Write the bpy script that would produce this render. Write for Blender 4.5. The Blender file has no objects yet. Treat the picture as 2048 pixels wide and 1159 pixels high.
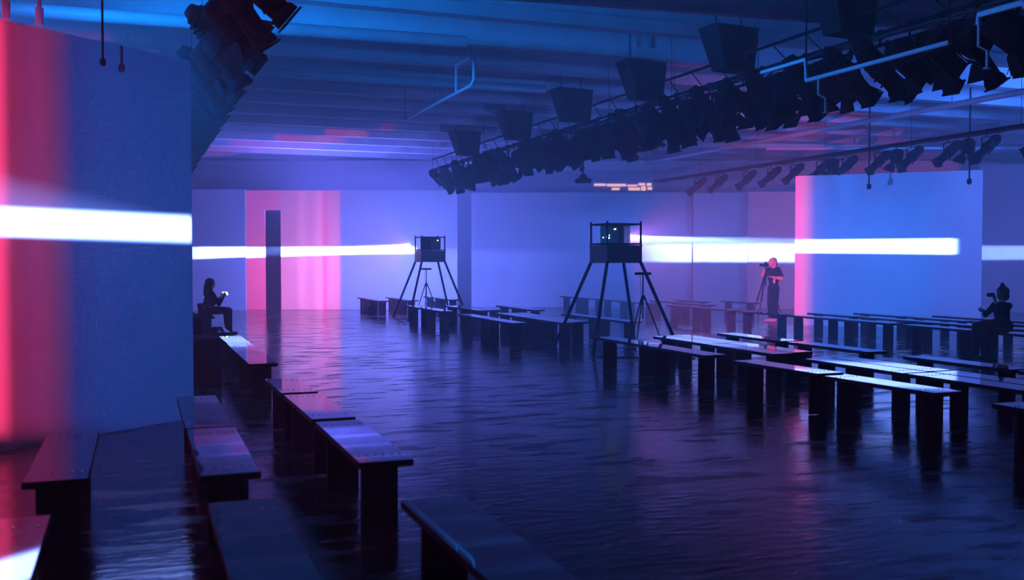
import bpy, bmesh, math, random
from mathutils import Vector, Matrix, Euler
random.seed(7)
R = math.radians
SC = bpy.context.scene
COL = SC.collection

# ------------------------------------------------------------------ camera
CAMH = 1.62
YAW, PITCH, FPX = R(20.74), math.atan((579.5 - 520.0) / 1991.0), 1991.0
cam = bpy.data.cameras.new('camera'); camo = bpy.data.objects.new('camera', cam); COL.objects.link(camo)
cam.sensor_width = 36.0; cam.lens = 36.0 * FPX / 2048.0
cam.clip_start = 0.05; cam.clip_end = 300
camo.location = (0, 0, CAMH)
camo.rotation_euler = (math.pi / 2 - PITCH, 0, -YAW)
cam.dof.use_dof = True; cam.dof.focus_distance = 19.0; cam.dof.aperture_fstop = 2.0
SC.camera = camo

# ------------------------------------------------------------------ colour management, world haze
SC.view_settings.view_transform = 'Standard'; SC.view_settings.look = 'None'
SC.view_settings.gamma = 1.0; SC.view_settings.use_curve_mapping = False
SC.view_settings.exposure = 0.45
w = bpy.data.worlds.new('hall_air'); SC.world = w; w.use_nodes = True
nt = w.node_tree; nt.nodes.clear()
wo = nt.nodes.new('ShaderNodeOutputWorld')
wb = nt.nodes.new('ShaderNodeBackground'); wb.inputs[0].default_value = (0.01, 0.03, 0.14, 1); wb.inputs[1].default_value = 0.0
nt.links.new(wb.outputs[0], wo.inputs[0])
wv = nt.nodes.new('ShaderNodeVolumeScatter')
wv.inputs['Color'].default_value = (0.92, 0.94, 1.0, 1); wv.inputs['Density'].default_value = 0.020
wv.inputs['Anisotropy'].default_value = 0.15
nt.links.new(wv.outputs[0], wo.inputs[1])
cy = SC.cycles
cy.max_bounces = 4; cy.diffuse_bounces = 2; cy.glossy_bounces = 3; cy.volume_bounces = 1
cy.transmission_bounces = 2; cy.transparent_max_bounces = 4
cy.sample_clamp_indirect = 4.0; cy.caustics_reflective = False; cy.caustics_refractive = False
cy.use_denoising = True
cy.use_adaptive_sampling = True; cy.adaptive_threshold = 0.05; cy.adaptive_min_samples = 16

# ------------------------------------------------------------------ projector light: a lamp whose colour depends on the direction it shines
def ramp(nt, stops, interp='LINEAR'):
    n = nt.nodes.new('ShaderNodeValToRGB'); n.color_ramp.interpolation = interp
    e = n.color_ramp.elements
    while len(e) < len(stops): e.new(0.5)
    for el, (p, c) in zip(e, stops):
        el.position = p; el.color = (c[0], c[1], c[2], 1)
    return n
def projector_light(name, loc, energy, az_stops, band_stops, el_c, el_w, el_soft=0.35, rad=0.02, el_stops=None):
    """az_stops: [(room azimuth in degrees, rgb)] flat picture; band_stops: [(azimuth, rgb)] of the thin bright sheet
    el_c / el_w: centre and width of that sheet in degrees"""
    L = bpy.data.lights.new(name, 'POINT'); L.energy = energy; L.shadow_soft_size = rad
    L.use_nodes = True; nt = L.node_tree; nt.nodes.clear()
    N = nt.nodes.new; lk = nt.links.new
    out = N('ShaderNodeOutputLight'); em = N('ShaderNodeEmission'); lk(em.outputs[0], out.inputs[0])
    ge = N('ShaderNodeNewGeometry'); sp = N('ShaderNodeSeparateXYZ'); lk(ge.outputs['Incoming'], sp.inputs[0])
    def M(op, a, b=None, clamp=False):
        n = N('ShaderNodeMath'); n.operation = op; n.use_clamp = clamp
        for i, v in enumerate((a, b)):
            if v is None: continue
            if isinstance(v, (int, float)): n.inputs[i].default_value = v
            else: lk(v, n.inputs[i])
        return n.outputs[0]
    SG = 1.0
    dx, dy, dz = (M('MULTIPLY', sp.outputs[i], SG) for i in range(3))
    az = M('DIVIDE', M('ARCTAN2', dx, dy), math.pi / 180)              # degrees, 0 = +Y, + towards +X
    el = M('DIVIDE', M('ARCSINE', dz), math.pi / 180)
    def window(st):
        a0, a1 = st[0][0] - 1.0, st[-1][0] + 1.0
        r = ramp(nt, [((a - a0) / (a1 - a0), c) for a, c in st])
        lk(M('DIVIDE', M('SUBTRACT', az, a0), a1 - a0, True), r.inputs[0]); return r
    r1 = window(az_stops); r2 = window(band_stops)
    # sheet profile: 1 inside, soft edges
    dd = M('ABSOLUTE', M('SUBTRACT', el, el_c))
    prof = M('SUBTRACT', 1.0, M('DIVIDE', M('SUBTRACT', dd, el_w / 2 - el_soft / 2), el_soft), True)
    prof = M('MINIMUM', prof, 1.0)
    prof = M('MAXIMUM', prof, 0.0)
    if el_stops:
        ev = ramp(nt, [((a / 180.0) + 0.5, c) for a, c in el_stops]); lk(M('ADD', M('DIVIDE', el, 180.0), 0.5), ev.inputs[0])
        m0 = N('ShaderNodeMix'); m0.data_type = 'RGBA'; m0.blend_type = 'MULTIPLY'; m0.inputs[0].default_value = 1
        lk(r1.outputs[0], m0.inputs[6]); lk(ev.outputs[0], m0.inputs[7]); base = m0.outputs[2]
    else: base = r1.outputs[0]
    sc1 = N('ShaderNodeVectorMath'); sc1.operation = 'SCALE'; lk(r2.outputs[0], sc1.inputs[0])
    lk(M('MULTIPLY', prof, BAND), sc1.inputs['Scale'])
    ad = N('ShaderNodeVectorMath'); ad.operation = 'ADD'; lk(base, ad.inputs[0]); lk(sc1.outputs[0], ad.inputs[1])
    lk(ad.outputs[0], em.inputs[0]); em.inputs[1].default_value = 1.0
    o = bpy.data.objects.new(name, L); COL.objects.link(o); o.location = loc
    return o
BAND = 24.0
K = (0, 0, 0)
def C(c, f): return (c[0] * f, c[1] * f, c[2] * f)
BL = (0.020, 0.090, 0.52); BV = (0.065, 0.085, 0.50); RD = (1.0, 0.04, 0.17); RP = (1.0, 0.075, 0.40); LP = (1.0, 0.24, 0.78); PK = (1.0, 0.17, 0.52)
WH = (0.18, 0.29, 1.0)
P1 = Vector((8.08, 16.08, 0)); P2 = Vector((7.73, 26.9, 0))
def el_fade(*st): return [(a, (v, v, v)) for a, v in st]
projector_light('projector_beam', (8.62, 16.62, 2.07), 5600,
    [(-40, K), (-25, C(BV, .5)), (28, BL), (38, BV), (41.5, BV), (42.2, C(PK, .35)), (47, C(PK, .6)), (55, RP), (58.7, RP), (59.8, C(PK, .8)), (61.6, BV), (64, BL), (76, BL), (82, BV), (100, BV), (110, K)],
    [(28, K), (33, WH), (79.3, WH), (80.6, K)], -0.75, 2.1,
    el_stops=el_fade((-50, .3), (-20, .8), (0, 1), (12, .8), (22, .25), (32, .06), (50, .03)))
projector_light('projector_beam', (7.27, 27.42, 2.07), 4200,
    [(-80, K), (-66, C(BV, 1.2)), (-33, C(BV, 1.8)), (-31.6, RP), (-26.4, RP), (-24, C(LP, .8)), (-21.5, C(LP, .75)), (-20.5, LP), (-18, C(LP, .75)), (-15.5, LP), (-14.4, C(RP, .9)), (-13.2, C(LP, .7)), (-10.4, C(LP, .6)), (-9.6, C(BV, 1.5)), (20, C(BV, 1.4)), (50, BV), (70, K)],
    [(-42.0, K), (-40.5, WH), (15, WH), (18, K)], -1.5, 2.6,
    el_stops=el_fade((-50, .4), (-20, 1), (-2, 1.0), (0, .55), (12, .45), (22, .35), (40, .2), (60, .05)))
projector_light('projector_beam', (-1.76, -0.40, 2.02), 4600,
    [(-4, K), (-2, C(RD, 1.7)), (4.05, C(RD, 1.7)), (4.5, C(RD, .36)), (5.0, (0.30, 0.018, 0.115)), (5.6, (0.34, 0.025, 0.15)), (6.1, (0.22, 0.03, 0.14)), (7.0, (0.006, 0.045, 0.33)), (8, (0.0, 0.065, 0.42)), (11.7, (0.0, 0.085, 0.50)), (12.0, K)],
    [(-3, K), (-2, WH), (11.62, WH), (11.8, K)], -0.42, 1.25,
    el_stops=el_fade((-11.1, 0), (-10.4, 0.9), (0, 1), (9.4, 1), (10.2, .06), (11.5, 0)))
# a fourth projector off to the right reaches only the end wall
projector_light('projector_beam', (24.0, 12.0, 2.0), 5000,
    [(-14, K), (-6, BV), (16, BV), (24, K)], [(-14, K), (-6, C(WH, .16)), (16, C(WH, .16)), (24, K)], -0.75, 2.1,
    el_stops=el_fade((-30, .5), (0, 1), (14, .6), (30, 0)))
# added unseen blue spots that fill in the ceiling and the haze
def fill_spot(name, loc, tgt, energy, col, size, blend=0.8, rad=0.3):
    L = bpy.data.lights.new(name, 'SPOT'); L.energy = energy; L.color = col; L.spot_size = R(size); L.spot_blend = blend
    L.shadow_soft_size = rad
    o = bpy.data.objects.new(name, L); COL.objects.link(o); o.location = loc
    o.rotation_euler = (Vector(tgt) - Vector(loc)).to_track_quat('-Z', 'Y').to_euler()
    return o
fill_spot('blue_fill', (-4.5, 12.8, 4.85), (3.2, 13.6, 5.75), 7800, (0.0, 0.22, 1.0), 80)
fill_spot('blue_fill', (6.0, 35.4, 2.4), (6.5, 33.4, 5.4), 4200, (0.12, 0.14, 1.0), 150)
fill_spot('blue_fill', (21.0, 14.0, 4.9), (15, 20, 2.6), 2600, (0.04, 0.18, 1.0), 130)

# ------------------------------------------------------------------ helpers
def tag(o, label=None, cat=None, group=None, kind=None):
    if label: o['label'] = label
    if cat: o['category'] = cat
    if group: o['group'] = group
    if kind: o['kind'] = kind
    return o
def empty(name, loc=(0, 0, 0), rz=0.0):
    o = bpy.data.objects.new(name, None); COL.objects.link(o); o.empty_display_size = 0.1
    o.location = loc; o.rotation_euler = (0, 0, rz); return o
def link(name, me, parent=None, loc=None, rot=None):
    o = bpy.data.objects.new(name, me); COL.objects.link(o)
    if parent is not None: o.parent = parent
    if loc is not None: o.location = loc
    if rot is not None: o.rotation_euler = rot
    return o
class MB:
    def __init__(s): s.v = []; s.f = []; s.m = []; s.sm = []
    def add(s, vs, fs, mi=0, smooth=False):
        b = len(s.v); s.v += [tuple(v) for v in vs]
        for f in fs: s.f.append(tuple(b + i for i in f)); s.m.append(mi); s.sm.append(smooth)
        return s
    def box(s, c, d, rot=None, ch=0.0, mi=0):
        x, y, z = d[0] / 2, d[1] / 2, d[2] / 2
        Mx = Matrix.Translation(Vector(c)) @ (rot.to_matrix().to_4x4() if rot else Matrix.Identity(4))
        if ch <= 0:
            vs = [(sx * x, sy * y, sz * z) for sz in (-1, 1) for sy in (-1, 1) for sx in (-1, 1)]
            fs = [(0, 2, 3, 1), (4, 5, 7, 6), (0, 1, 5, 4), (2, 6, 7, 3), (0, 4, 6, 2), (1, 3, 7, 5)]
        else:
            def ring(a, b, h): return [(-a + ch, -b, h), (a - ch, -b, h), (a, -b + ch, h), (a, b - ch, h), (a - ch, b, h), (-a + ch, b, h), (-a, b - ch, h), (-a, -b + ch, h)]
            vs = ring(x - ch, y - ch, -z) + ring(x, y, -z + ch) + ring(x, y, z - ch) + ring(x - ch, y - ch, z)
            fs = [tuple(range(7, -1, -1)), tuple(range(24, 32))]
            for k in range(3):
                for i in range(8):
                    j = (i + 1) % 8; fs.append((k * 8 + i, k * 8 + j, k * 8 + 8 + j, k * 8 + 8 + i))
        return s.add([Mx @ Vector(v) for v in vs], fs, mi)
    def tube(s, pts, rads, n=10, caps=True, mi=0, smooth=True):
        pts = [Vector(p) for p in pts]
        if isinstance(rads, (int, float)): rads = [rads] * len(pts)
        rings = []
        up = None
        for i, p in enumerate(pts):
            t = (pts[min(i + 1, len(pts) - 1)] - pts[max(i - 1, 0)]).normalized()
            if up is None:
                up = Vector((0, 0, 1)) if abs(t.z) < 0.9 else Vector((1, 0, 0))
            a = (up - t * up.dot(t)).normalized(); up = a; b = t.cross(a)
            rings.append([p + (a * math.cos(2 * math.pi * k / n) + b * math.sin(2 * math.pi * k / n)) * rads[i] for k in range(n)])
        vs = [v for r in rings for v in r]; fs = []
        for i in range(len(pts) - 1):
            for k in range(n):
                j = (k + 1) % n; fs.append((i * n + k, i * n + j, (i + 1) * n + j, (i + 1) * n + k))
        s.add(vs, fs, mi, smooth)
        if caps:
            s.add(rings[0], [tuple(range(n - 1, -1, -1))], mi); s.add(rings[-1], [tuple(range(n))], mi)
        return s
    def ell(s, c, r, n=14, m=9, rot=None, mi=0):
        vs, fs = [], []
        Mx = Matrix.Translation(Vector(c)) @ (rot.to_matrix().to_4x4() if rot else Matrix.Identity(4))
        for i in range(m + 1):
            th = math.pi * i / m
            for k in range(n):
                ph = 2 * math.pi * k / n
                vs.append(Mx @ Vector((r[0] * math.sin(th) * math.cos(ph), r[1] * math.sin(th) * math.sin(ph), r[2] * math.cos(th))))
        for i in range(m):
            for k in range(n):
                j = (k + 1) % n; fs.append((i * n + k, (i + 1) * n + k, (i + 1) * n + j, i * n + j))
        return s.add(vs, fs, mi, True)
    def prism(s, poly, z0, z1, mi=0):
        n = len(poly); vs = [(x, y, z0) for x, y in poly] + [(x, y, z1) for x, y in poly]
        fs = [tuple(range(n - 1, -1, -1)), tuple(range(n, 2 * n))] + [(i, (i + 1) % n, n + (i + 1) % n, n + i) for i in range(n)]
        return s.add(vs, fs, mi)
    def mesh(s, name, *mats):
        me = bpy.data.meshes.new(name); me.from_pydata(s.v, [], s.f); me.update()
        for p, mi, sm in zip(me.polygons, s.m, s.sm): p.material_index = mi; p.use_smooth = sm
        for m in mats: me.materials.append(m)
        return me
def mat(name, col, rough=0.5, metal=0.0, spec=0.5, emit=None, es=0.0, noise=None, bump=None):
    m = bpy.data.materials.new(name); m.use_nodes = True; nt = m.node_tree; b = nt.nodes['Principled BSDF']
    b.inputs['Base Color'].default_value = (*col, 1); b.inputs['Roughness'].default_value = rough
    b.inputs['Metallic'].default_value = metal; b.inputs['Specular IOR Level'].default_value = spec
    if emit: b.inputs['Emission Color'].default_value = (*emit, 1); b.inputs['Emission Strength'].default_value = es
    if noise or bump:
        tc = nt.nodes.new('ShaderNodeTexCoord')
    if noise:
        sc, amt = noise
        n = nt.nodes.new('ShaderNodeTexNoise'); n.inputs['Scale'].default_value = sc; n.inputs['Detail'].default_value = 6
        nt.links.new(tc.outputs['Object'], n.inputs['Vector'])
        r = ramp(nt, [(0.3, [c * (1 - amt) for c in col]), (0.7, [min(1, c * (1 + amt)) for c in col])])
        nt.links.new(n.outputs[0], r.inputs[0]); nt.links.new(r.outputs[0], b.inputs['Base Color'])
    if bump:
        sc, st = bump
        n2 = nt.nodes.new('ShaderNodeTexNoise'); n2.inputs['Scale'].default_value = sc; n2.inputs['Detail'].default_value = 4
        nt.links.new(tc.outputs['Object'], n2.inputs['Vector'])
        bp = nt.nodes.new('ShaderNodeBump'); bp.inputs['Strength'].default_value = st; bp.inputs['Distance'].default_value = 0.01
        nt.links.new(n2.outputs[0], bp.inputs['Height']); nt.links.new(bp.outputs[0], b.inputs['Normal'])
    return m
M_wall = mat('matte_white_paint', (0.72, 0.72, 0.74), 0.85, spec=0.2, noise=(1.2, 0.04))
M_screen = mat('projection_cloth', (0.74, 0.74, 0.76), 0.9, spec=0.15, noise=(3, 0.02))
M_shell = mat('dark_wall_paint', (0.16, 0.16, 0.18), 0.9, spec=0.2)
M_ceil = mat('ceiling_concrete', (0.42, 0.44, 0.48), 0.85, spec=0.2, noise=(0.8, 0.12))
M_joist = mat('painted_joist', (0.50, 0.52, 0.56), 0.8, spec=0.25, noise=(2.0, 0.10))
M_pipe = mat('white_painted_pipe', (0.72, 0.74, 0.78), 0.45)
M_duct = mat('galvanised_duct', (0.45, 0.47, 0.50), 0.5, 0.3, noise=(3, 0.08))
M_black = mat('black_painted_metal', (0.008, 0.008, 0.010), 0.85, spec=0.06)
M_blackm = mat('black_matte_plywood', (0.010, 0.010, 0.012), 0.75, spec=0.2)
M_seat = mat('polished_dark_metal_laminate', (0.27, 0.27, 0.30), 0.03, 0.95, bump=(5.0, 0.006))
M_steel = mat('zinc_steel', (0.5, 0.5, 0.52), 0.3, 0.9)
M_glass = mat('dark_lens_glass', (0.02, 0.02, 0.03), 0.05, spec=0.8)
M_rub = mat('black_rubber', (0.015, 0.015, 0.015), 0.7)
# floor: worn dark sealed boards, streaky gloss
def floor_mat():
    m = bpy.data.materials.new('sealed_dark_floor'); m.use_nodes = True; nt = m.node_tree; b = nt.nodes['Principled BSDF']
    N = nt.nodes.new; lk = nt.links.new
    tc = N('ShaderNodeTexCoord'); mp = N('ShaderNodeMapping'); mp.inputs['Scale'].default_value = (0.55, 1.7, 1)
    mp.inputs['Rotation'].default_value = (0, 0, R(-12)); lk(tc.outputs['Object'], mp.inputs[0])
    n1 = N('ShaderNodeTexNoise'); n1.inputs['Scale'].default_value = 0.9; n1.inputs['Detail'].default_value = 8; lk(mp.outputs[0], n1.inputs[0])
    n2 = N('ShaderNodeTexNoise'); n2.inputs['Scale'].default_value = 9.0; n2.inputs['Detail'].default_value = 9; lk(mp.outputs[0], n2.inputs[0])
    n3 = N('ShaderNodeTexNoise'); n3.inputs['Scale'].default_value = 3.4; n3.inputs['Detail'].default_value = 8; lk(mp.outputs[0], n3.inputs[0])
    r = ramp(nt, [(0.30, (0.020, 0.020, 0.024)), (0.70, (0.055, 0.055, 0.065))]); lk(n1.outputs[0], r.inputs[0]); lk(r.outputs[0], b.inputs['Base Color'])
    rr = ramp(nt, [(0.36, (0.09,) * 3), (0.52, (0.15,) * 3), (0.64, (0.34,) * 3)]); lk(n3.outputs[0], rr.inputs[0]); lk(rr.outputs[0], b.inputs['Roughness'])
    bp = N('ShaderNodeBump'); bp.inputs['Strength'].default_value = 0.42; bp.inputs['Distance'].default_value = 0.010
    lk(n2.outputs[0], bp.inputs['Height']); lk(bp.outputs[0], b.inputs['Normal'])
    b.inputs['Specular IOR Level'].default_value = 0.8
    return m
M_floor = floor_mat()

CY, SY = math.cos(YAW), math.sin(YAW)
def V(lat, d): return (lat * CY + d * SY, -lat * SY + d * CY)          # view-aligned plan -> room plan
def PV(px, d): return V((px - 1024.0) / FPX * d, d)                    # a bearing measured on the photo at a distance
CEIL = 5.4; SLAB = 5.87

# ------------------------------------------------------------------ setting
X0, X1, Y0, Y1 = -14.0, 40.0, -12.0, 46.0
def slab(name, c, d, m, parent=None):
    o = link(name, MB().box((0, 0, 0), d).mesh(name, m), parent, c)
    if parent is None: o['kind'] = 'structure'
    return o
fl = slab('floor', ((X0 + X1) / 2, (Y0 + Y1) / 2, -0.1), (X1 - X0 + 0.6, Y1 - Y0 + 0.6, 0.2), M_floor)
ce = slab('ceiling', ((X0 + X1) / 2, (Y0 + Y1) / 2, CEIL + 0.62), (X1 - X0 + 0.6, Y1 - Y0 + 0.6, 0.3), M_ceil)
slab('wall_left', (X0 - 0.15, (Y0 + Y1) / 2, 2.95), (0.3, Y1 - Y0 + 0.6, 5.9), M_shell)
slab('wall_right', (X1 + 0.15, (Y0 + Y1) / 2, 2.95), (0.3, Y1 - Y0 + 0.6, 5.9), M_shell)
slab('wall_front', ((X0 + X1) / 2, Y0 - 0.15, 2.95), (X1 - X0, 0.3, 5.9), M_shell)
slab('wall_back', ((X0 + X1) / 2, Y1 + 0.15, 2.95), (X1 - X0, 0.3, 5.9), M_shell)
# joists: flanged beams across the hall
jb = MB()
jl = X1 - X0
jb.box((0, 0, 0.10), (jl, 0.26, 0.20)); jb.box((0, 0, 0.335), (jl, 0.12, 0.27))
jm = jb.mesh('joist', M_joist)
y = 1.2; k = 0
while y < Y1 - 0.5:
    j = link('joist', jm, ce, ((0, y - (Y0 + Y1) / 2, CEIL - (CEIL + 0.62))))
    y += 1.95
# flats: thin free-standing wall panels around the floor
def flat(name, p0, p1, h, t=0.10, openings=()):
    """panel from plan point p0 to p1, doorways given as (from, to, height) along it"""
    a, b = Vector(p0), Vector(p1); L = (b - a).length; ang = math.atan2(b.y - a.y, b.x - a.x)
    m = MB(); x = 0.0
    for (s, e, hh) in openings:
        m.box(((x + s) / 2, 0, h / 2), (s - x, t, h)); m.box(((s + e) / 2, 0, (h + hh) / 2), (e - s, t, h - hh)); x = e
    m.box(((x + L) / 2, 0, h / 2), (L - x, t, h))
    o = link(name, m.mesh(name, M_wall), None, (a.x, a.y, 0), (0, 0, ang)); o['kind'] = 'structure'
    return o
D2 = 32.9
flat('wall_far_left', PV(300, 32.2), PV(492, 32.2), 3.9)
pa, pb = Vector(PV(489, D2)), Vector(PV(915, D2))
pxm = D2 / FPX
flat('wall_far', pa, pb, 3.92, 0.08, [((531 - 489) * pxm, (562.5 - 489) * pxm, 3.27)])
flat('wall_far_middle', PV(880, 34.6), PV(1383, 34.3), 3.95)
flat('wall_far_right', PV(1386, 34.0), PV(1500, 33.6), 3.9)
flat('wall_far_edge', PV(1495, 33.3), PV(1650, 33.3), 3.9)
flat('wall_right_near', PV(1590, 25.0), PV(1963, 23.3), 3.72)
flat('wall_right_end', PV(1955, 31.0), PV(2052, 31.0), 4.6)
flat('wall_back_hall', PV(100, 38.0), PV(2150, 38.0), CEIL)
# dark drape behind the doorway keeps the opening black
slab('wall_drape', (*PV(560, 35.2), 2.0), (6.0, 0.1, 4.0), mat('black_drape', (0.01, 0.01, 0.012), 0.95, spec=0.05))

flat('wall_left_near', (-3.81, 7.30), (0.514, 10.755), 3.65, 0.12)

# ------------------------------------------------------------------ benches
BW, BH, ST = 0.325, 0.45, 0.04
seat_cache = {}
leg_me = MB().box((0, 0, (BH - ST) / 2), (0.225, 0.035, BH - ST), ch=0.003).mesh('bench_leg', M_blackm)
sm_ = MB()
for i in range(6):
    sm_.tube([(-0.125 + 0.05 * i, 0, 0), (-0.125 + 0.05 * i, 0, 0.0035)], 0.007, 8)
screw_me = sm_.mesh('screw_heads', M_steel)
def seat_mesh(L):
    k = round(L, 2)
    if k not in seat_cache:
        q = MB().box((0, 0, BH - ST / 2), (BW, k, ST), ch=0.004)
        q.m = [0 if i == 1 else 1 for i in range(len(q.f))]              # polished top, matt edges and underside
        seat_cache[k] = q.mesh('bench_seat', M_seat, M_blackm)
    return seat_cache[k]
def bench(X, y0, y1, label, group, rz=0.0):
    L = round(y1 - y0, 2)
    r = tag(empty('bench', (X + BW / 2, (y0 + y1) / 2, 0), rz), label, 'bench', group)
    link('seat', seat_mesh(L), r)
    for s in (-1, 1):
        link('leg', leg_me, r, (0, s * (L / 2 - 0.20), 0))
        q = link('screw_heads', screw_me, r, (0, s * (L / 2 - 0.20), BH)); q['kind'] = 'stuff'
    return r
ORD = ['nearest the camera', 'second from the camera', 'third from the camera', 'fourth from the camera', 'fifth from the camera', 'sixth from the camera',
       'seventh from the camera', 'eighth from the camera', 'ninth from the camera', 'tenth from the camera', 'eleventh from the camera', 'twelfth from the camera']
ROWS = [
 (1.20, 'the left row edging the floor', 'left seating', [(3.1, 4.7), (5.66, 7.22), (7.31, 8.85), (8.87, 10.05), (11.53, 12.98), (13.0, 14.43), (14.45, 15.9), (16.75, 18.2), (21.4, 22.9)]),
 (0.31, 'the row passing the near wall corner', 'left seating', [(3.35, 4.98), (5.62, 7.22), (7.26, 8.97)]),
 (-0.56, 'the row in front of the red-lit wall', 'left seating', [(5.78, 7.38)]),
 (-0.69, 'the bottom left corner of the picture', 'left seating', [(3.4, 5.01)]),
 (6.55, 'the front row of the middle seating', 'middle seating', [(4.65, 6.2), (6.83, 8.38), (8.42, 9.98), (10.6, 12.15), (12.2, 13.75), (17.33, 18.95), (19.0, 20.65), (22.0, 23.5), (23.55, 25.05), (28.2, 29.6), (29.7, 31.1)]),
 (7.45, 'the second row of the middle seating', 'middle seating', [(5.0, 6.5), (6.55, 8.14), (8.2, 9.82), (10.45, 12.0), (12.05, 13.55), (17.1, 18.9), (18.95, 20.75), (21.95, 23.2), (23.25, 24.6), (28.3, 29.6), (29.7, 31.0)]),
 (7.81, 'the third row of the middle seating', 'middle seating', [(5.1, 6.55), (6.62, 8.18), (8.25, 9.78), (10.55, 12.05), (12.1, 13.65), (17.25, 18.9), (18.95, 20.7), (22.05, 23.25), (23.3, 24.65)]),
 (8.75, 'the back row of the middle seating', 'middle seating', [(6.35, 7.95), (8.05, 9.65), (10.27, 11.95), (12.1, 13.78), (16.95, 18.45), (18.5, 20.05), (21.75, 23.0), (23.05, 24.3), (28.3, 29.8), (29.85, 31.2)]),
 (13.05, 'the front row of the right seating', 'right seating', [(11.25, 12.8), (12.9, 14.42), (14.75, 16.25), (16.34, 17.86), (18.05, 19.75), (20.0, 21.5), (21.55, 23.05), (24.0, 25.5), (25.55, 27.0), (27.2, 28.6), (28.65, 30.0)]),
 (14.0, 'the second row of the right seating', 'right seating', [(12.1, 13.6), (13.7, 15.15), (15.2, 16.72), (16.85, 18.4), (22.6, 24.1), (24.2, 25.7)]),
 (14.95, 'the third row of the right seating', 'right seating', [(13.2, 14.7), (14.85, 16.4), (16.5, 18.02), (24.4, 25.9)]),
 (15.82, 'the back row of the right seating', 'right seating', [(13.4, 14.95), (15.05, 16.6), (23.3, 24.8)]),
]
for X, phrase, grp, segs in ROWS:
    for i, (a, b) in enumerate(segs):
        if len(segs) == 1: lab = 'dark glossy plank bench in ' + phrase
        else: lab = 'dark glossy bench in %s, %s' % (phrase, ORD[i])
        o = bench(X + random.uniform(-0.012, 0.012), a, b, lab, grp, R(random.uniform(-0.35, 0.35)))
        if X == 6.55 and 6.5 < a < 9: o.rotation_euler.x = R(-0.5)
        if X == 1.20 and 7 < a < 9: o.rotation_euler.x = R(-0.4)
        if X == 1.20 and 16 < a < 18: o.location.x -= 0.07

# ------------------------------------------------------------------ projector towers
M_led = mat('green_yellow_led', (0.1, 0.1, 0.02), 0.4, emit=(0.85, 1.0, 0.15), es=14)
M_ledw = mat('cyan_white_led', (0.1, 0.1, 0.1), 0.4, emit=(0.65, 0.95, 1.0), es=5)
M_ledr = mat('red_led', (0.1, 0.0, 0.0), 0.4, emit=(1.0, 0.05, 0.15), es=10)
M_lens = mat('lit_projector_lens', (0.3, 0.3, 0.3), 0.2, emit=(0.85, 0.92, 1.0), es=12)
M_pj = mat('projector_casing', (0.020, 0.020, 0.024), 0.45)
M_ply = mat('black_stained_ply', (0.018, 0.018, 0.022), 0.55, noise=(6, 0.25))
def tower(c, lens_az, led_face, label):
    t = tag(empty('projector_tower', (c.x, c.y, 0)), label, 'stand', 'projector towers')
    hb = 0.35
    bx = link('platform_box', MB().box((0, 0, 1.72), (2 * hb, 2 * hb, 0.30), ch=0.006).mesh('platform_box', M_ply), t)
    link('box_lip', MB().box((0, 0, 1.878), (2 * hb + 0.02, 2 * hb + 0.02, 0.018)).mesh('box_lip', M_ply), bx)
    for sx in (-1, 1):
        for sy in (-1, 1):
            a, b = Vector((sx * 0.84, sy * 0.84, 0.0)), Vector((sx * 0.325, sy * 0.325, 1.60))
            lg = link('leg', MB().tube([a + Vector((0, 0, 0.02)), b], [0.030, 0.030], 10).mesh('tower_leg', M_black), t)
            link('foot_pad', MB().tube([(a.x, a.y, 0), (a.x, a.y, 0.03)], [0.05, 0.04], 10).mesh('foot_pad', M_rub), lg)
            link('cage_post', MB().tube([(sx * 0.33, sy * 0.33, 1.885), (sx * 0.33, sy * 0.33, 2.31)], 0.020, 8).mesh('cage_post', M_black), t)
    for zz in (1.91, 2.26):
        for s in (-1, 1):
            link('cage_rail', MB().tube([(-0.35, s * 0.33, zz), (0.35, s * 0.33, zz)], 0.014, 8).mesh('cage_rail', M_black), t)
            link('cage_rail', MB().tube([(s * 0.33, -0.35, zz), (s * 0.33, 0.35, zz)], 0.014, 8).mesh('cage_rail', M_black), t)
    # the projector itself
    p = tag(empty('video_projector', (c.x, c.y, 1.887), -lens_az), label.replace('tall splayed tower carrying a projector', 'black boxy projector inside the caged tower'), 'projector', 'projectors on towers')
    p.rotation_euler = (0, 0, -lens_az)
    cs = link('casing', MB().box((0, -0.02, 0.185), (0.44, 0.40, 0.33), ch=0.015).mesh('projector_casing', M_pj), p)
    for k in range(7):
        link('vent_slat', MB().box((-0.225, -0.15 + 0.04 * k, 0.18), (0.012, 0.022, 0.2)).mesh('vent_slat', M_black), cs)
    for sx in (-1, 1):
        for sy in (-1, 1): link('foot', MB().tube([(sx * 0.17, sy * 0.14, 0), (sx * 0.17, sy * 0.14, 0.03)], 0.02, 8).mesh('foot', M_rub), p)
    ln = link('lens_barrel', MB().tube([(0.06, 0.17, 0.19), (0.06, 0.24, 0.19), (0.06, 0.27, 0.19)], [0.075, 0.075, 0.082], 20).mesh('lens_barrel', M_black), p)
    link('lens_glass', MB().ell((0.06, 0.262, 0.19), (0.062, 0.014, 0.062), 16, 8).mesh('lens_glass', M_lens), ln)
    return t, p
t1, pj1 = tower(P1, R(45), 0, 'tall splayed tower carrying a projector, nearer of the two, beside the central benches')
t2, pj2 = tower(P2, R(-38), 0, 'tall splayed tower carrying a projector, farther of the two, before the bright wall')
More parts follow.
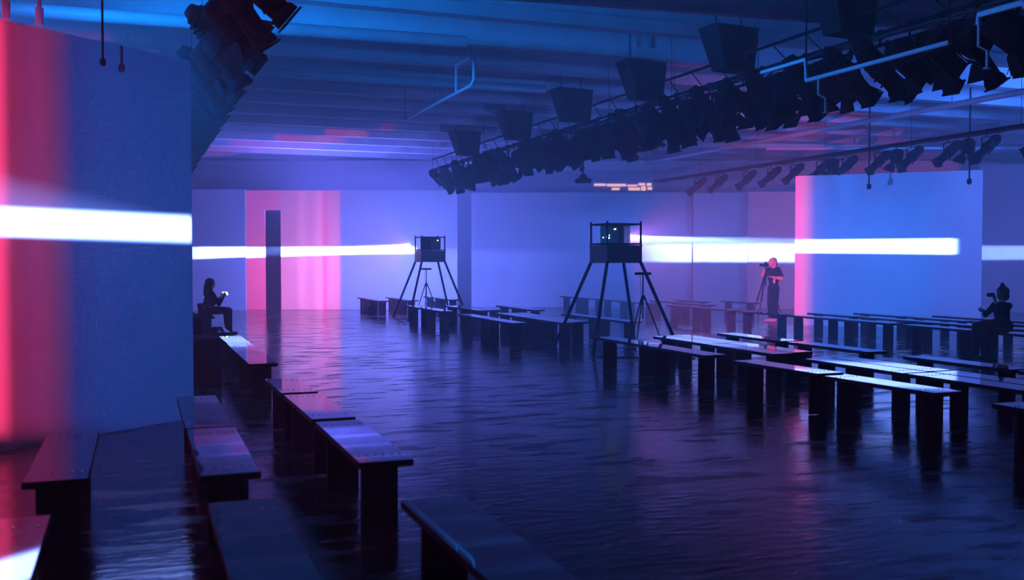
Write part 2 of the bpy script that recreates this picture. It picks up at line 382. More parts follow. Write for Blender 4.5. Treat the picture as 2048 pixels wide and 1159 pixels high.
# status lights on the camera side of each projector (world placed on its casing)
def led(parent, world, size, m, name='status_light'):
    inv = (Matrix.Translation(parent.location) @ parent.rotation_euler.to_matrix().to_4x4()).inverted()
    return link(name, MB().ell((0, 0, 0), size, 10, 6).mesh(name, m), parent, inv @ Vector(world))
def face_pt(pj, lx, ly, lz):
    return Matrix.Translation(pj.location) @ pj.rotation_euler.to_matrix().to_4x4() @ Vector((lx, ly, lz))
for pj in (pj1, pj2):
    for (u, z, sz, mm) in (((0.06, 0.285, (0.020, 0.012, 0.012), M_led)),):
        led(pj, face_pt(pj, u, -0.222, z), sz, mm)
for (u, z, sz) in ((-0.16, 0.135, (0.012,) * 3), (-0.05, 0.13, (0.013, 0.013, 0.016)), (-0.045, 0.175, (0.009, 0.009, 0.014)), (-0.10, 0.15, (0.007,) * 3)):
    led(pj1, face_pt(pj1, u, -0.222, z), sz, M_ledw)
# ------------------------------------------------------------------ small tripods with a bar beside the towers
def bar_tripod(loc, rz, label):
    t = tag(empty('bar_tripod', (loc[0], loc[1], 0), rz), label, 'tripod', 'bar tripods')
    link('sensor_bar', MB().box((0, 0, 1.375), (0.30, 0.06, 0.05), ch=0.008).mesh('sensor_bar', M_black), t)
    link('column', MB().tube([(0, 0, 0.55), (0, 0, 1.35)], 0.013, 8).mesh('column', M_black), t)
    link('crown', MB().tube([(0, 0, 0.90), (0, 0, 0.98)], 0.035, 10).mesh('crown', M_black), t)
    for k in range(3):
        a = R(100 + 120 * k)
        link('leg', MB().tube([(0.03 * math.cos(a), 0.03 * math.sin(a), 0.95), (0.40 * math.cos(a), 0.40 * math.sin(a), 0.012)], [0.014, 0.010], 8).mesh('tripod_leg', M_black), t)
    link('cable', MB().tube([(-0.05, 0, 1.35), (-0.045, 0, 1.1), (-0.02, 0.01, 0.9)], 0.004, 6).mesh('cable', M_black), t)
    return t
bar_tripod((8.70, 16.2), R(-20), 'small black tripod with a flat bar on top beside the nearer tower')
bar_tripod((7.65, 27.0), R(-20), 'small black tripod with a flat bar on top under the farther tower')
# red-lit device and cable on the floor by the nearer tower
d = tag(empty('floor_box', (8.3, 14.25, 0), R(15)), 'small black cable box with one red light behind a bench', 'box')
link('case', MB().box((0, 0, 0.10), (0.22, 0.16, 0.20), ch=0.01).mesh('floor_box_case', M_black), d)
link('indicator', MB().ell((-0.03, -0.083, 0.15), (0.015, 0.008, 0.015), 10, 6).mesh('indicator', M_ledr), d)
def floor_cable(pts, label):
    o = link('floor_cable', MB().tube([(x, y, 0.010) for x, y in pts], 0.010, 6).mesh('floor_cable', M_rub)); tag(o, label, 'cable')
def wav(p, q, n, amp, seed):
    rr = random.Random(seed); out = []
    for i in range(n + 1):
        f = i / n; a = amp * math.sin(f * math.pi) 
        out.append((p[0] + (q[0] - p[0]) * f + rr.uniform(-a, a), p[1] + (q[1] - p[1]) * f + rr.uniform(-a, a)))
    return out
floor_cable(wav((7.2, 15.0), (8.6, 14.2), 8, 0.08, 1), 'black cable trailing on the floor from the nearer tower')
floor_cable(wav((6.6, 26.0), (6.3, 24.2), 8, 0.06, 2), 'black cable trailing on the floor from the farther tower')

# ------------------------------------------------------------------ lighting rigs
def fixture_meshes(tilt, kind):
    """a stage lantern hung under a pipe at the origin, aiming along +X and down by tilt degrees"""
    rot = Matrix.Rotation(R(tilt), 3, 'Y')
    piv = Vector((0, 0, -0.36))
    def T(p): return piv + rot @ Vector(p)
    res = {}
    res['clamp'] = MB().box((0, 0, -0.02), (0.05, 0.05, 0.10), ch=0.008).tube([(0, 0, -0.06), (0, 0, -0.13)], 0.012, 8)
    y = MB(); h = 0.13 if kind == 'profile' else 0.15
    y.box((0, 0, -0.135), (0.035, 2 * h, 0.012)); y.box((0, h, -0.26), (0.035, 0.010, 0.25)); y.box((0, -h, -0.26), (0.035, 0.010, 0.25))
    res['yoke'] = y
    if kind == 'profile':
        b = MB().tube([T((-0.40, 0, 0)), T((-0.36, 0, 0)), T((-0.34, 0, 0)), T((-0.16, 0, 0)), T((-0.10, 0, 0)), T((0.02, 0, 0))], [0.06, 0.075, 0.085, 0.095, 0.115, 0.115], 14)
        for k in range(4): b.tube([T((-0.33 + 0.05 * k, 0, 0)), T((-0.315 + 0.05 * k, 0, 0))], 0.105, 14)
        res['lamp_house'] = b
        res['barrel'] = MB().tube([T((0.02, 0, 0)), T((0.08, 0, 0)), T((0.30, 0, 0))], [0.10, 0.085, 0.085], 14)
        res['lens_hood'] = MB().tube([T((0.28, 0, 0)), T((0.31, 0, 0)), T((0.36, 0, 0))], [0.085, 0.105, 0.11], 14).box(T((0.375, 0, 0)), (0.015, 0.20, 0.20), Euler((0, R(tilt), 0)))
        res['shutter_knob'] = MB().tube([T((0.03, 0, -0.10)), T((0.03, 0, -0.15))], 0.012, 8)
    else:
        res['lamp_house'] = MB().tube([T((-0.24, 0, 0)), T((-0.20, 0, 0)), T((-0.02, 0, 0)), T((0.10, 0, 0))], [0.09, 0.125, 0.135, 0.135], 14).box(T((-0.08, 0, 0.12)), (0.20, 0.16, 0.06), Euler((0, R(tilt), 0)))
        res['lens'] = MB().ell(T((0.10, 0, 0)), (0.02, 0.11, 0.11), 12, 6, Euler((0, R(tilt), 0)))
        for nm, oy, oz in (('barn_door', 0, 1), ('barn_door', 0, -1), ('barn_door', 1, 0), ('barn_door', -1, 0)):
            bd = MB(); w0, w1 = 0.11, 0.15
            base = Vector((0.11, 0.13 * oy, 0.13 * oz)); tip = Vector((0.25, 0.22 * oy, 0.22 * oz)); side = Vector((0, oz if oz else 0, 0)) + Vector((0, 0, oy))
            q = [base - side * w0, base + side * w0, tip + side * w1, tip - side * w1]
            nrm = (q[1] - q[0]).cross(q[3] - q[0]).normalized() * 0.004
            vs = [T(p + nrm) for p in q] + [T(p - nrm) for p in q]
            bd.add(vs, [(0, 1, 2, 3), (7, 6, 5, 4), (0, 4, 5, 1), (1, 5, 6, 2), (2, 6, 7, 3), (3, 7, 4, 0)])
            res[nm + '|%d%d' % (oy, oz)] = bd
    return {k: v.mesh('lantern_' + k.split('|')[0], M_glass if k == 'lens' else M_black) for k, v in res.items()}
FX = {(k, t): fixture_meshes(t, k) for k in ('profile', 'fresnel') for t in (18, 38, 55, 78)}
def lantern(x, y, z, kind, tilt, rz, label, group, sc=1.0):
    r = tag(empty('stage_lantern', (x, y, z), rz), label, 'stage light', group); r.scale = (sc, sc, sc)
    for nm, me in FX[(kind, tilt)].items(): link(nm.split('|')[0], me, r)
    return r
def pipe_run(name, p, q, r, m, label, cat, hang=None, n=10, ext=()):
    a, b = Vector(p), Vector(q)
    t = tag(empty(name, a), label, cat)
    link('tube', MB().tube([(0, 0, 0), b - a], r, n).mesh(name, m), t)
    if hang:
        L = (b - a).length; k = int(L / hang)
        for i in range(k + 1):
            c = (b - a) * (i / max(k, 1))
            link('hanger_rod', MB().tube([c, Vector((c.x, c.y, SLAB - a.z))], 0.006, 6).mesh('hanger_rod', M_black), t)
    return t
def nth(i):
    i += 1
    return '%d%s' % (i, 'th' if 10 <= i % 100 <= 20 else {1: 'st', 2: 'nd', 3: 'rd'}.get(i % 10, 'th'))
# central rig
TX, TZ = 9.06, 4.56
rig = pipe_run('lighting_pipe', (TX, 3.0, TZ), (TX, 31.2, TZ), 0.025, M_black, 'long black lighting pipe over the middle of the hall', 'pipe', 2.4)
link('upper_tube', MB().tube([(0, 0, 0.32), (0, 28.2, 0.32)], 0.025, 8).mesh('upper_tube', M_black), rig)
for i in range(36):
    y0 = 0.4 * 2 * i
    link('truss_web', MB().tube([(0, y0 * 0.98, 0), (0, (y0 + 0.4) * 0.98, 0.32)], 0.010, 6).mesh('truss_web', M_black), rig)
# bunched mains cable lying along the pipe
cb = []
rr = random.Random(5)
for s in range(3):
    pts = []; yy = 3.2
    while yy < 30.9:
        pts.append((TX + rr.uniform(-0.07, 0.07), yy, TZ - 0.03 - abs(rr.gauss(0, 0.05)))); yy += 0.35
    link('cable_loom', MB().tube([(p[0] - TX, p[1] - 3.0, p[2] - TZ) for p in pts], 0.022, 6).mesh('cable_loom', M_rub), rig)
rr = random.Random(11)
Yc = 6.2; i = 0
while Yc < 30.5:
    kind = 'fresnel' if rr.random() < 0.45 else 'profile'
    tilt = rr.choice((38, 55, 55, 78)); rz = rr.choice((0, 0, 0.25, -0.3, math.pi, 0.15, -0.5)) + rr.uniform(-0.12, 0.12)
    lantern(TX, Yc, TZ, kind, tilt, rz, 'black %s lantern, %s from the camera end of the central pipe' % ('barn-door' if kind == 'fresnel' else 'long-barrel', nth(i)), 'lanterns on the central pipe', 1.28)
    Yc += rr.uniform(0.48, 0.60); i += 1
# second, shorter pipe behind with more lanterns
pipe_run('lighting_pipe', (TX + 0.85, 6.0, TZ + 0.10), (TX + 0.85, 20.0, TZ + 0.10), 0.025, M_black, 'black lighting pipe just right of the long central pipe', 'pipe', 2.8)
Yc = 6.6; i = 0
while Yc < 19.8:
    kind = 'profile' if rr.random() < 0.6 else 'fresnel'
    lantern(TX + 0.85, Yc, TZ + 0.10, kind, rr.choice((38, 55, 78)), rr.uniform(-0.5, 0.5), 'black %s lantern, %s from the camera end of the second pipe' % ('barn-door' if kind == 'fresnel' else 'long-barrel', nth(i)), 'lanterns on the second pipe', 1.25)
    Yc += rr.uniform(0.62, 0.95); i += 1
# loudspeakers flown above the central pipe
def speaker(y, z, i, dx=0.0, rz=0.0):
    t = tag(empty('flown_speaker', (TX + dx, y, z), rz), 'large black wedge speaker hung under the ceiling, %s from the camera' % nth(i), 'speaker', 'speakers over the central pipe')
    hw, hb, d = 0.42, 0.29, 0.24
    vs = [(-hw, -d, 0.34), (hw, -d, 0.34), (hw, d, 0.34), (-hw, d, 0.34), (-hb, -d * 0.7, -0.34), (hb, -d * 0.7, -0.34), (hb, d * 0.7, -0.34), (-hb, d * 0.7, -0.34)]
    vs = [(x + 0.10 * (0.34 - zz) / 0.68, yy, zz) for x, yy, zz in vs]
    cab = link('cabinet', MB().add(vs, [(3, 2, 1, 0), (4, 5, 6, 7), (0, 1, 5, 4), (1, 2, 6, 5), (2, 3, 7, 6), (3, 0, 4, 7)]).mesh('speaker_cabinet', M_blackm), t)
    q = [Vector(v) for v in (vs[0], vs[1], vs[5], vs[4])]; c = sum(q, Vector()) / 4
    off = Vector((0, -0.02, 0)); g = [c + (p - c) * 0.9 + off for p in q] + [c + (p - c) * 0.9 - off * 0.2 for p in q]
    link('grille', MB().add(g, [(3, 2, 1, 0), (4, 5, 6, 7), (0, 1, 5, 4), (1, 2, 6, 5), (2, 3, 7, 6), (3, 0, 4, 7)]).mesh('speaker_grille', M_black), t)
    link('bracket', MB().box((0.0, 0, 0.36), (0.7, 0.06, 0.04)).tube([(-0.25, 0, 0.36), (-0.25, 0, SLAB - z)], 0.012, 6).tube([(0.25, 0, 0.36), (0.25, 0, SLAB - z)], 0.012, 6).mesh('speaker_bracket', M_black), t)
for i, yy in enumerate((8.7, 11.0, 13.76, 16.7, 19.9, 23.4, 27.4)):
    speaker(yy, 4.98, i, -0.15, R(6))
# left rig
LX, LZ = 0.93, 4.42
rigl = pipe_run('lighting_pipe', (LX, 6.5, LZ), (LX, 26.0, LZ), 0.025, M_black, 'black lighting pipe over the left row, seen past the near wall', 'pipe', 2.5)
Yc = 8.2; i = 0
while Yc < 25:
    kind = 'profile' if (i % 3) else 'fresnel'
    lantern(LX, Yc, LZ, kind, rr.choice((38, 38, 55)), rr.uniform(-0.25, 0.35), 'black %s lantern, %s from the camera on the left pipe' % ('barn-door' if kind == 'fresnel' else 'long-barrel', nth(i)), 'lanterns on the left pipe', 1.2)
    Yc += rr.uniform(0.58, 0.80); i += 1
for s in range(2):
    pts = []; yy = 6.7
    while yy < 25.8: pts.append((LX + rr.uniform(-0.07, 0.07), yy, LZ - 0.02 - abs(rr.gauss(0, 0.05)))); yy += 0.35
    link('cable_loom', MB().tube([(p[0] - LX, p[1] - 6.5, p[2] - LZ) for p in pts], 0.022, 6).mesh('cable_loom', M_rub), rigl)
# right rig: long profiles aiming left and down
RX, RZ = 16.5, 4.30
rigr = pipe_run('lighting_pipe', (RX, 12.0, RZ), (RX, 30.0, RZ), 0.03, M_black, 'black lighting pipe over the right seating', 'pipe', 3.0)
for i, (yy, kind, tilt, dz) in enumerate(((14.6, 'profile', 38, 0), (15.85, 'profile', 38, 0), (16.35, 'fresnel', 78, 0), (16.9, 'profile', 38, 0), (18.0, 'profile', 38, 0), (18.45, 'fresnel', 78, 0), (19.05, 'profile', 38, 0),
        (20.2, 'profile', 38, 0), (20.7, 'fresnel', 78, 0), (21.2, 'profile', 38, 0), (22.3, 'profile', 38, 0), (23.35, 'profile', 38, 0), (24.5, 'profile', 38, 0), (26.0, 'profile', 38, 0), (27.2, 'profile', 38, 0))):
    lantern(RX, yy, RZ + dz, kind, tilt, math.pi + rr.uniform(-0.08, 0.08), 'black %s lantern, %s from the right end of the right-hand pipe' % ('barn-door' if kind == 'fresnel' else 'long-barrel', nth(i)), 'lanterns on the right pipe')
link('cable_loom', MB().tube([(0.04 * math.sin(3 * q), 0.2 + 0.5 * q, -0.02 - 0.05 * abs(math.sin(1.7 * q))) for q in range(36)], 0.03, 6).mesh('cable_loom', M_rub), rigr)
# ------------------------------------------------------------------ ceiling services
pipe_run('sprinkler_pipe', (8.25, 8.45, 3.97), (8.25, 10.9, 3.97), 0.028, M_pipe, 'white sprinkler pipe running away in front of the central lanterns', 'pipe', 1.2)
def drop(x, y, z, lab):
    t = tag(empty('sprinkler_drop', (x, y, z)), lab, 'pipe')
    link('drop_tube', MB().tube([(0, 0, 0), (0, 0, -0.22), (0.10, -0.02, -0.26), (0.10, -0.02, -0.44)], 0.017, 8).mesh('drop_tube', M_pipe), t)
    link('sprinkler_head', MB().tube([(0.10, -0.02, -0.44), (0.10, -0.02, -0.455)], 0.04, 10).mesh('sprinkler_head', M_pipe), t)
    return t
drop(8.25, 10.65, 3.97, 'white sprinkler drop at the far end of the white pipe')
t = drop(8.25, 8.05, 4.07, 'white sprinkler drop under the top right corner')
link('feed_tube', MB().tube([(0, 0, 0), (0, 0, 0.10), (0, -0.55, 0.10), (0, -0.62, 0.0), (0, -0.62, -0.12)], 0.034, 8).mesh('feed_tube', M_pipe), t)
link('hanger_rod', MB().tube([(0, -0.3, 0.10), (0, -0.3, SLAB - 4.07)], 0.006, 6).mesh('hanger_rod', M_black), t)
pr = tag(empty('riser_pipe', (8.25, 10.9, 3.97)), 'white pipe bend rising from the end of the sprinkler pipe', 'pipe')
link('bend', MB().tube([(0, 0, 0), (0, 0.02, 0.28), (0, 1.0, 0.28)], 0.026, 8).mesh('riser_bend', M_pipe), pr)
link('hanger_rod', MB().tube([(0, 0.02, 0.28), (0, 0.02, SLAB - 3.97)], 0.006, 6).mesh('hanger_rod', M_black), pr)
pipe_run('sprinkler_pipe', (5.85, 17.6, 4.85), (5.85, 22.4, 4.85), 0.030, M_pipe, 'thin white pipe running away under the middle ceiling', 'pipe', 2.2)
lp = tag(empty('pipe_loop', (5.85, 17.6, 4.85)), 'white pipe loop turning up to the middle ceiling', 'pipe')
link('loop_tube', MB().tube([(0, 0, 0), (0.04, -0.06, 0.1), (0.04, -0.06, 0.42), (0, 0.1, 0.52), (0, 0.9, 0.54)], 0.03, 8).mesh('loop_tube', M_pipe), lp)
link('loop_drop', MB().tube([(0, 0.9, 0.54), (0, 0.9, 0.0)], 0.025, 8).mesh('loop_drop', M_pipe), lp)
pipe_run('service_pipe', (16.2, 12.0, 4.9), (16.2, 30.0, 4.9), 0.065, M_duct, 'long thick grey pipe running away over the right seating', 'pipe', 4.0)
pipe_run('service_pipe', (10.5, 25.6, 4.9), (24.0, 22.6, 4.9), 0.09, M_duct, 'thick grey pipe crossing the hall above the far right lanterns', 'pipe')
pipe_run('service_pipe', (15.9, 22.7, 4.62), (24.0, 19.6, 4.62), 0.055, M_duct, 'thin grey pipe crossing just above the right-hand lanterns', 'pipe')
pipe_run('round_duct', (3.6, 12.2, 5.12), (17.0, 11.0, 5.12), 0.16, M_duct, 'fat round duct crossing under the near ceiling', 'duct')
pipe_run('round_duct', (-4.0, 15.8, 5.15), (5.05, 15.45, 5.15), 0.10, M_duct, 'round duct with a cut end under the left ceiling', 'duct')
pipe_run('round_duct', (-6.0, 11.2, 5.2), (9.0, 10.6, 5.2), 0.13, M_duct, 'round duct crossing at the top of the left ceiling', 'duct')
pipe_run('round_duct', (-6.0, 19.9, 5.25), (8.2, 19.7, 5.25), 0.09, M_duct, 'slim round duct crossing in the middle of the ceiling', 'duct')
pipe_run('tee_pipe', (10.55, 9.2, 4.6), (10.55, 9.2, SLAB), 0.06, M_pipe, 'fat white pipe standing up into the ceiling at top right', 'pipe')
for (x_, y_, z_, lab) in ((*PV(211, 8.6), 3.30, 'thin black rod with a bulb end hanging over the near wall'),
                          (*PV(1936, 22.0), 3.32, 'thin black drop rod with a bulb end before the right wall'),
                          (*PV(1736, 23.5), 3.32, 'thin black drop rod with a bulb end left of the other right rod'),):
    t = tag(empty('drop_rod', (x_, y_, z_)), lab, 'rod')
    link('rod', MB().tube([(0, 0, 0.03), (0, 0, SLAB - z_)], 0.010 if y_ < 12 else 0.018, 8).mesh('rod', M_black), t)
    bs = 0.5 if y_ < 12 else 1.0
    link('bulb_end', MB().tube([(0, 0, -0.03 * bs), (0, 0, 0.0), (0, 0, 0.09 * bs)], [0.035 * bs, 0.05 * bs, 0.05 * bs], 10).mesh('bulb_end', M_black), t)
for (x_, y_, lab) in ((*PV(86, 8.2), 'white rod above the left end of the near wall'), (*PV(20, 8.0), 'white rod at the far left above the near wall')):
    t = tag(empty('drop_rod', (x_, y_, 3.66)), lab, 'rod')
    link('rod', MB().tube([(0, 0, 0), (0, 0, SLAB - 3.66)], 0.018, 8).mesh('rod', M_pipe), t)
    link('coupler', MB().tube([(0, 0, -0.12), (0, 0, 0.02)], [0.03, 0.034], 8).mesh('coupler', M_pipe), t)
# small device hung on a rod over the middle
hx, hy = PV(1166, 24.0)
hp = tag(empty('hanging_projector', (hx, hy, 3.48), R(-20)), 'small flat black projector hung on a rod over the middle', 'projector')
link('casing', MB().box((0, 0, 0.05), (0.38, 0.30, 0.10), ch=0.02).mesh('hanging_casing', M_black), hp)
link('mount', MB().tube([(0, 0, 0.10), (0, 0, 0.16), (0, 0, 0.22)], [0.11, 0.09, 0.03], 12).mesh('hanging_mount', M_black), hp)
link('knuckle', MB().ell((-0.03, 0, 0.33), (0.06, 0.06, 0.07), 10, 7).mesh('hanging_knuckle', M_black), hp)
link('rod', MB().tube([(0, 0, 0.2), (0, 0, SLAB - 3.48)], 0.018, 8).mesh('hanging_rod', M_black), hp)
# warm lit strip of high window in the back wall
M_warm = mat('warm_lit_glass', (0.8, 0.6, 0.5), 0.4, emit=(1.0, 0.52, 0.42), es=1.1)
wn0, wn1 = Vector(PV(1185, 37.9)), Vector(PV(1312, 37.9)); wl = (wn1 - wn0).length
win = link('window_1', MB().box((wl / 2, 0, 0), (wl, 0.04, 0.36)).mesh('window_strip', M_wall), None, (wn0.x, wn0.y, 4.42), (0, 0, math.atan2(wn1.y - wn0.y, wn1.x - wn0.x)))
win['kind'] = 'structure'
for i, (a, b, z0, z1) in enumerate(((0.02, 0.20, 0.02, 0.10), (0.22, 0.52, 0.0, 0.09), (0.3, 0.42, -0.14, -0.06), (0.54, 0.70, 0.0, 0.06), (0.56, 0.74, -0.15, -0.05), (0.76, 0.83, -0.16, 0.0), (0.85, 0.92, 0.02, 0.12), (0.86, 0.93, -0.13, -0.03), (0.72, 0.82, 0.04, 0.12))):
    link('window_pane', MB().box((wl * (a + b) / 2, -0.03, (z0 + z1) / 2), (wl * (b - a), 0.03, z1 - z0)).mesh('window_pane', M_warm), win)

# ------------------------------------------------------------------ people
def capsule(m, a, b, ra, rb, n=12):
    a, b = Vector(a), Vector(b); t = (b - a).normalized()
    pts, rad = [], []
    for k in range(5):
        th = math.pi / 2 * (k / 4); pts.append(a - t * ra * math.cos(th)); rad.append(max(ra * math.sin(th), ra * 0.05))
    for k in range(5):
        th = math.pi / 2 * (k / 4); pts.append(b + t * rb * math.sin(th)); rad.append(max(rb * math.cos(th), rb * 0.05))
    m.tube(pts, rad, n)
def limb(m, pts, rads):
    for i in range(len(pts) - 1): capsule(m, pts[i], pts[i + 1], rads[i], rads[i + 1])
def hand(m, wrist, fwd, palm_n, side, curl=0.5, s=1.0):
    """palm and five bent fingers; fwd along the hand, palm_n out of the palm, side (+1/-1) where the thumb leaves"""
    w, f, p = Vector(wrist), Vector(fwd).normalized(), Vector(palm_n).normalized()
    p = (p - f * p.dot(f)).normalized(); x = f.cross(p) * side
    base = w + f * 0.085 * s
    for k in (-1, 0, 1): capsule(m, w + x * 0.012 * k * s, base + x * 0.026 * k * s, 0.019 * s, 0.015 * s, 8)
    for k, ln in enumerate((0.066, 0.074, 0.070, 0.054)):
        b0 = base + x * (0.033 - 0.022 * k) * s; d = f.copy()
        q = b0
        for seg, frac in enumerate((0.45, 0.32, 0.23)):
            d = (d + p * curl * (0.5 + 0.4 * seg)).normalized(); e = q + d * ln * frac * s
            capsule(m, q, e, 0.0095 * s, 0.0088 * s, 8); q = e
    t0 = w + f * 0.03 * s + x * 0.026 * s; t1 = t0 + (f * 0.6 + x * 0.7 + p * 0.35).normalized() * 0.04 * s; t2 = t1 + (f * 0.9 + x * 0.1 + p * 0.5).normalized() * 0.032 * s
    capsule(m, t0, t1, 0.0125 * s, 0.011 * s, 8); capsule(m, t1, t2, 0.011 * s, 0.009 * s, 8)
def head(m, c, tilt=0.0, s=1.0):
    """skull, jaw, nose, brow, ears; faces +x, tilt > 0 looks down"""
    rt = Matrix.Rotation(tilt, 3, 'Y'); c = Vector(c); e = Euler((0, tilt, 0))
    def T(p): return c + rt @ (Vector(p) * s)
    m.ell(T((-0.012, 0, 0.022)), (0.094 * s, 0.074 * s, 0.092 * s), 16, 12, e)
    m.ell(T((0.022, 0, -0.052)), (0.064 * s, 0.054 * s, 0.066 * s), 14, 10, e)
    m.ell(T((0.050, 0, -0.096)), (0.026 * s, 0.030 * s, 0.020 * s), 10, 8, e)
    capsule(m, T((0.078, 0, 0.008)), T((0.094, 0, -0.030)), 0.010 * s, 0.015 * s, 8)
    capsule(m, T((0.068, -0.032, 0.020)), T((0.068, 0.032, 0.020)), 0.014 * s, 0.014 * s, 8)
    capsule(m, T((0.074, -0.018, -0.064)), T((0.074, 0.018, -0.064)), 0.010 * s, 0.010 * s, 8)
    for sy in (-1, 1): m.ell(T((-0.006, 0.074 * sy, -0.012)), (0.020 * s, 0.010 * s, 0.032 * s), 8, 6, e)
def fuse(name, mb, voxel, mats, pick=None, smooth=6):
    """one continuous skin from overlapping volumes"""
    me = mb.mesh(name + '_raw', *mats); o = bpy.data.objects.new(name + '_raw', me); COL.objects.link(o)
    r = o.modifiers.new('skin', 'REMESH'); r.mode = 'VOXEL'; r.voxel_size = voxel; r.use_smooth_shade = True
    sm = o.modifiers.new('soft', 'SMOOTH'); sm.factor = 0.5; sm.iterations = smooth
    dg = bpy.context.evaluated_depsgraph_get(); dg.update()
    out = bpy.data.meshes.new_from_object(o.evaluated_get(dg)); out.name = name
    COL.objects.unlink(o); bpy.data.objects.remove(o); bpy.data.meshes.remove(me)
    out.materials.clear()
    for q in mats: out.materials.append(q)
    for p in out.polygons:
        p.use_smooth = True; p.material_index = pick(p.center) if pick else 0
    return out
M_skin = mat('skin', (0.55, 0.34, 0.26), 0.5)
M_cloth = mat('black_cloth', (0.008, 0.008, 0.010), 0.95, spec=0.05, bump=(60, 0.2))
M_hair = mat('dark_hair', (0.012, 0.010, 0.010), 0.5)
M_fair = mat('fair_hair', (0.50, 0.36, 0.24), 0.55, noise=(40, 0.2))
M_shoe = mat('pale_trainers', (0.55, 0.52, 0.50), 0.6)
M_shoed = mat('black_shoes', (0.012, 0.012, 0.012), 0.5)
M_phone = mat('lit_phone_screen', (0.1, 0.1, 0.1), 0.2, emit=(0.95, 0.97, 1.0), es=4)

# --- standing photographer, far right, facing left behind a tripod
m = MB()
head(m, (0.03, 0, 1.560), 0.12)
capsule(m, (-0.03, 0, 1.36), (-0.005, 0, 1.50), 0.062, 0.052)
m.ell((-0.045, 0, 1.27), (0.115, 0.165, 0.17), 18, 12); m.ell((-0.035, 0, 1.07), (0.115, 0.150, 0.20), 18, 12); m.ell((-0.03, 0, 0.90), (0.120, 0.165, 0.13), 18, 12)
capsule(m, (-0.045, -0.13, 1.385), (-0.045, 0.13, 1.385), 0.065, 0.065)
limb(m, [(-0.045, 0.17, 1.375), (-0.13, 0.235, 1.13), (0.09, 0.15, 1.185)], [0.066, 0.046, 0.030])
limb(m, [(-0.045, 0.17, 1.375), (-0.10, 0.215, 1.22)], [0.076, 0.074])
limb(m, [(-0.04, -0.17, 1.375), (0.17, -0.20, 1.215), (0.165, -0.085, 1.43)], [0.066, 0.046, 0.030])
limb(m, [(-0.04, -0.17, 1.375), (0.08, -0.19, 1.28)], [0.076, 0.072])
hand(m, (0.09, 0.15, 1.185), (0.9, -0.35, 0.15), (0.1, -0.6, 0.7), 1, 0.5)
hand(m, (0.165, -0.085, 1.43), (0.25, 0.3, 1), (0.2, 1, 0.1), 1, 0.5)
for sy in (-1, 1):
    limb(m, [(-0.03, 0.085 * sy, 0.90), (-0.005, 0.10 * sy, 0.50), (-0.04, 0.105 * sy, 0.10)], [0.108, 0.092, 0.072])
    m.ell((0.04, 0.11 * sy, 0.045), (0.135, 0.048, 0.045), 12, 8)
def pick(c):
    if c.z < 0.10: return 3
    if c.z > 1.415 and abs(c.y) < 0.11 and c.x < 0.14: return 1
    if (c.y > 0.10 and c.z < 1.205 and c.z > 1.02 and (c.x > 0.0 or c.y > 0.20)) and not (c.x < -0.02 and c.z > 1.2): return 1
    if c.x > 0.115 and c.y < -0.02 and c.z > 1.1: return 1
    return 0
photog = link('person', fuse('photographer_body', m, 0.0085, [M_cloth, M_skin, M_hair, M_shoe], pick), None, (15.57, 21.9, 0), (0, 0, math.atan2(0.354 - 0.30, -0.935)))
tag(photog, 'person in black t-shirt and trousers standing behind a tripod by the pink panel', 'person')
hm = MB(); hm.ell((-0.015, 0, 1.60), (0.108, 0.088, 0.092), 16, 10, Euler((0, 0.35, 0))); hm.ell((-0.065, 0, 1.52), (0.060, 0.080, 0.12), 14, 10)
capsule(hm, (-0.03, 0.075, 1.55), (-0.035, 0.07, 1.42), 0.030, 0.022); capsule(hm, (-0.03, -0.075, 1.55), (-0.035, -0.07, 1.42), 0.030, 0.022)
link('hair', fuse('fair_hair_mass', hm, 0.009, [M_fair]), photog)
# his camera on a tripod
rz = photog.rotation_euler.z; fw_ = Vector((math.cos(rz), math.sin(rz), 0)); lf_ = Vector((-math.sin(rz), math.cos(rz), 0))
tp = tag(empty('camera_tripod', Vector((15.57, 21.9, 0)) + fw_ * 0.20, rz), 'tall black tripod in front of the standing photographer', 'tripod')
link('centre_column', MB().tube([(0, 0, 0.95), (0, 0, 1.40)], 0.016, 8).mesh('centre_column', M_black), tp)
link('ball_head', MB().tube([(0, 0, 1.38), (0, 0, 1.41), (0, 0, 1.44)], [0.032, 0.036, 0.03], 10).mesh('ball_head', M_black), tp)
link('crown', MB().tube([(0, 0, 1.22), (0, 0, 1.28)], 0.04, 10).mesh('tripod_crown', M_black), tp)
for (fx, fy) in ((0.26, 0.05), (0.20, -0.40), (-0.44, 0.20)):
    a, b = Vector((fx * 0.05, fy * 0.05, 1.26)), Vector((fx, fy, 0.012)); c = a.lerp(b, 0.52)
    lg = link('leg', MB().tube([a, c], [0.020, 0.018], 8).mesh('tripod_upper_leg', M_black), tp)
    link('lower_leg', MB().tube([c, b], [0.012, 0.010], 8).mesh('tripod_lower_leg', M_black), lg)
    link('leg_lock', MB().tube([a.lerp(b, 0.50), a.lerp(b, 0.54)], 0.026, 8).mesh('leg_lock', M_black), lg)
cm = tag(empty('stills_camera', Vector((15.57, 21.9, 1.445)) + fw_ * 0.20, rz), 'black stills camera at the eye of the standing photographer', 'camera')
link('camera_body', MB().box((0, 0, 0.05), (0.07, 0.14, 0.10), ch=0.012).box((0, 0, 0.115), (0.055, 0.06, 0.04), ch=0.008).mesh('camera_body', M_black), cm)
link('lens', MB().tube([(0.03, 0, 0.05), (0.13, 0, 0.05), (0.17, 0, 0.05)], [0.036, 0.036, 0.042], 14).mesh('camera_lens', M_black), cm)

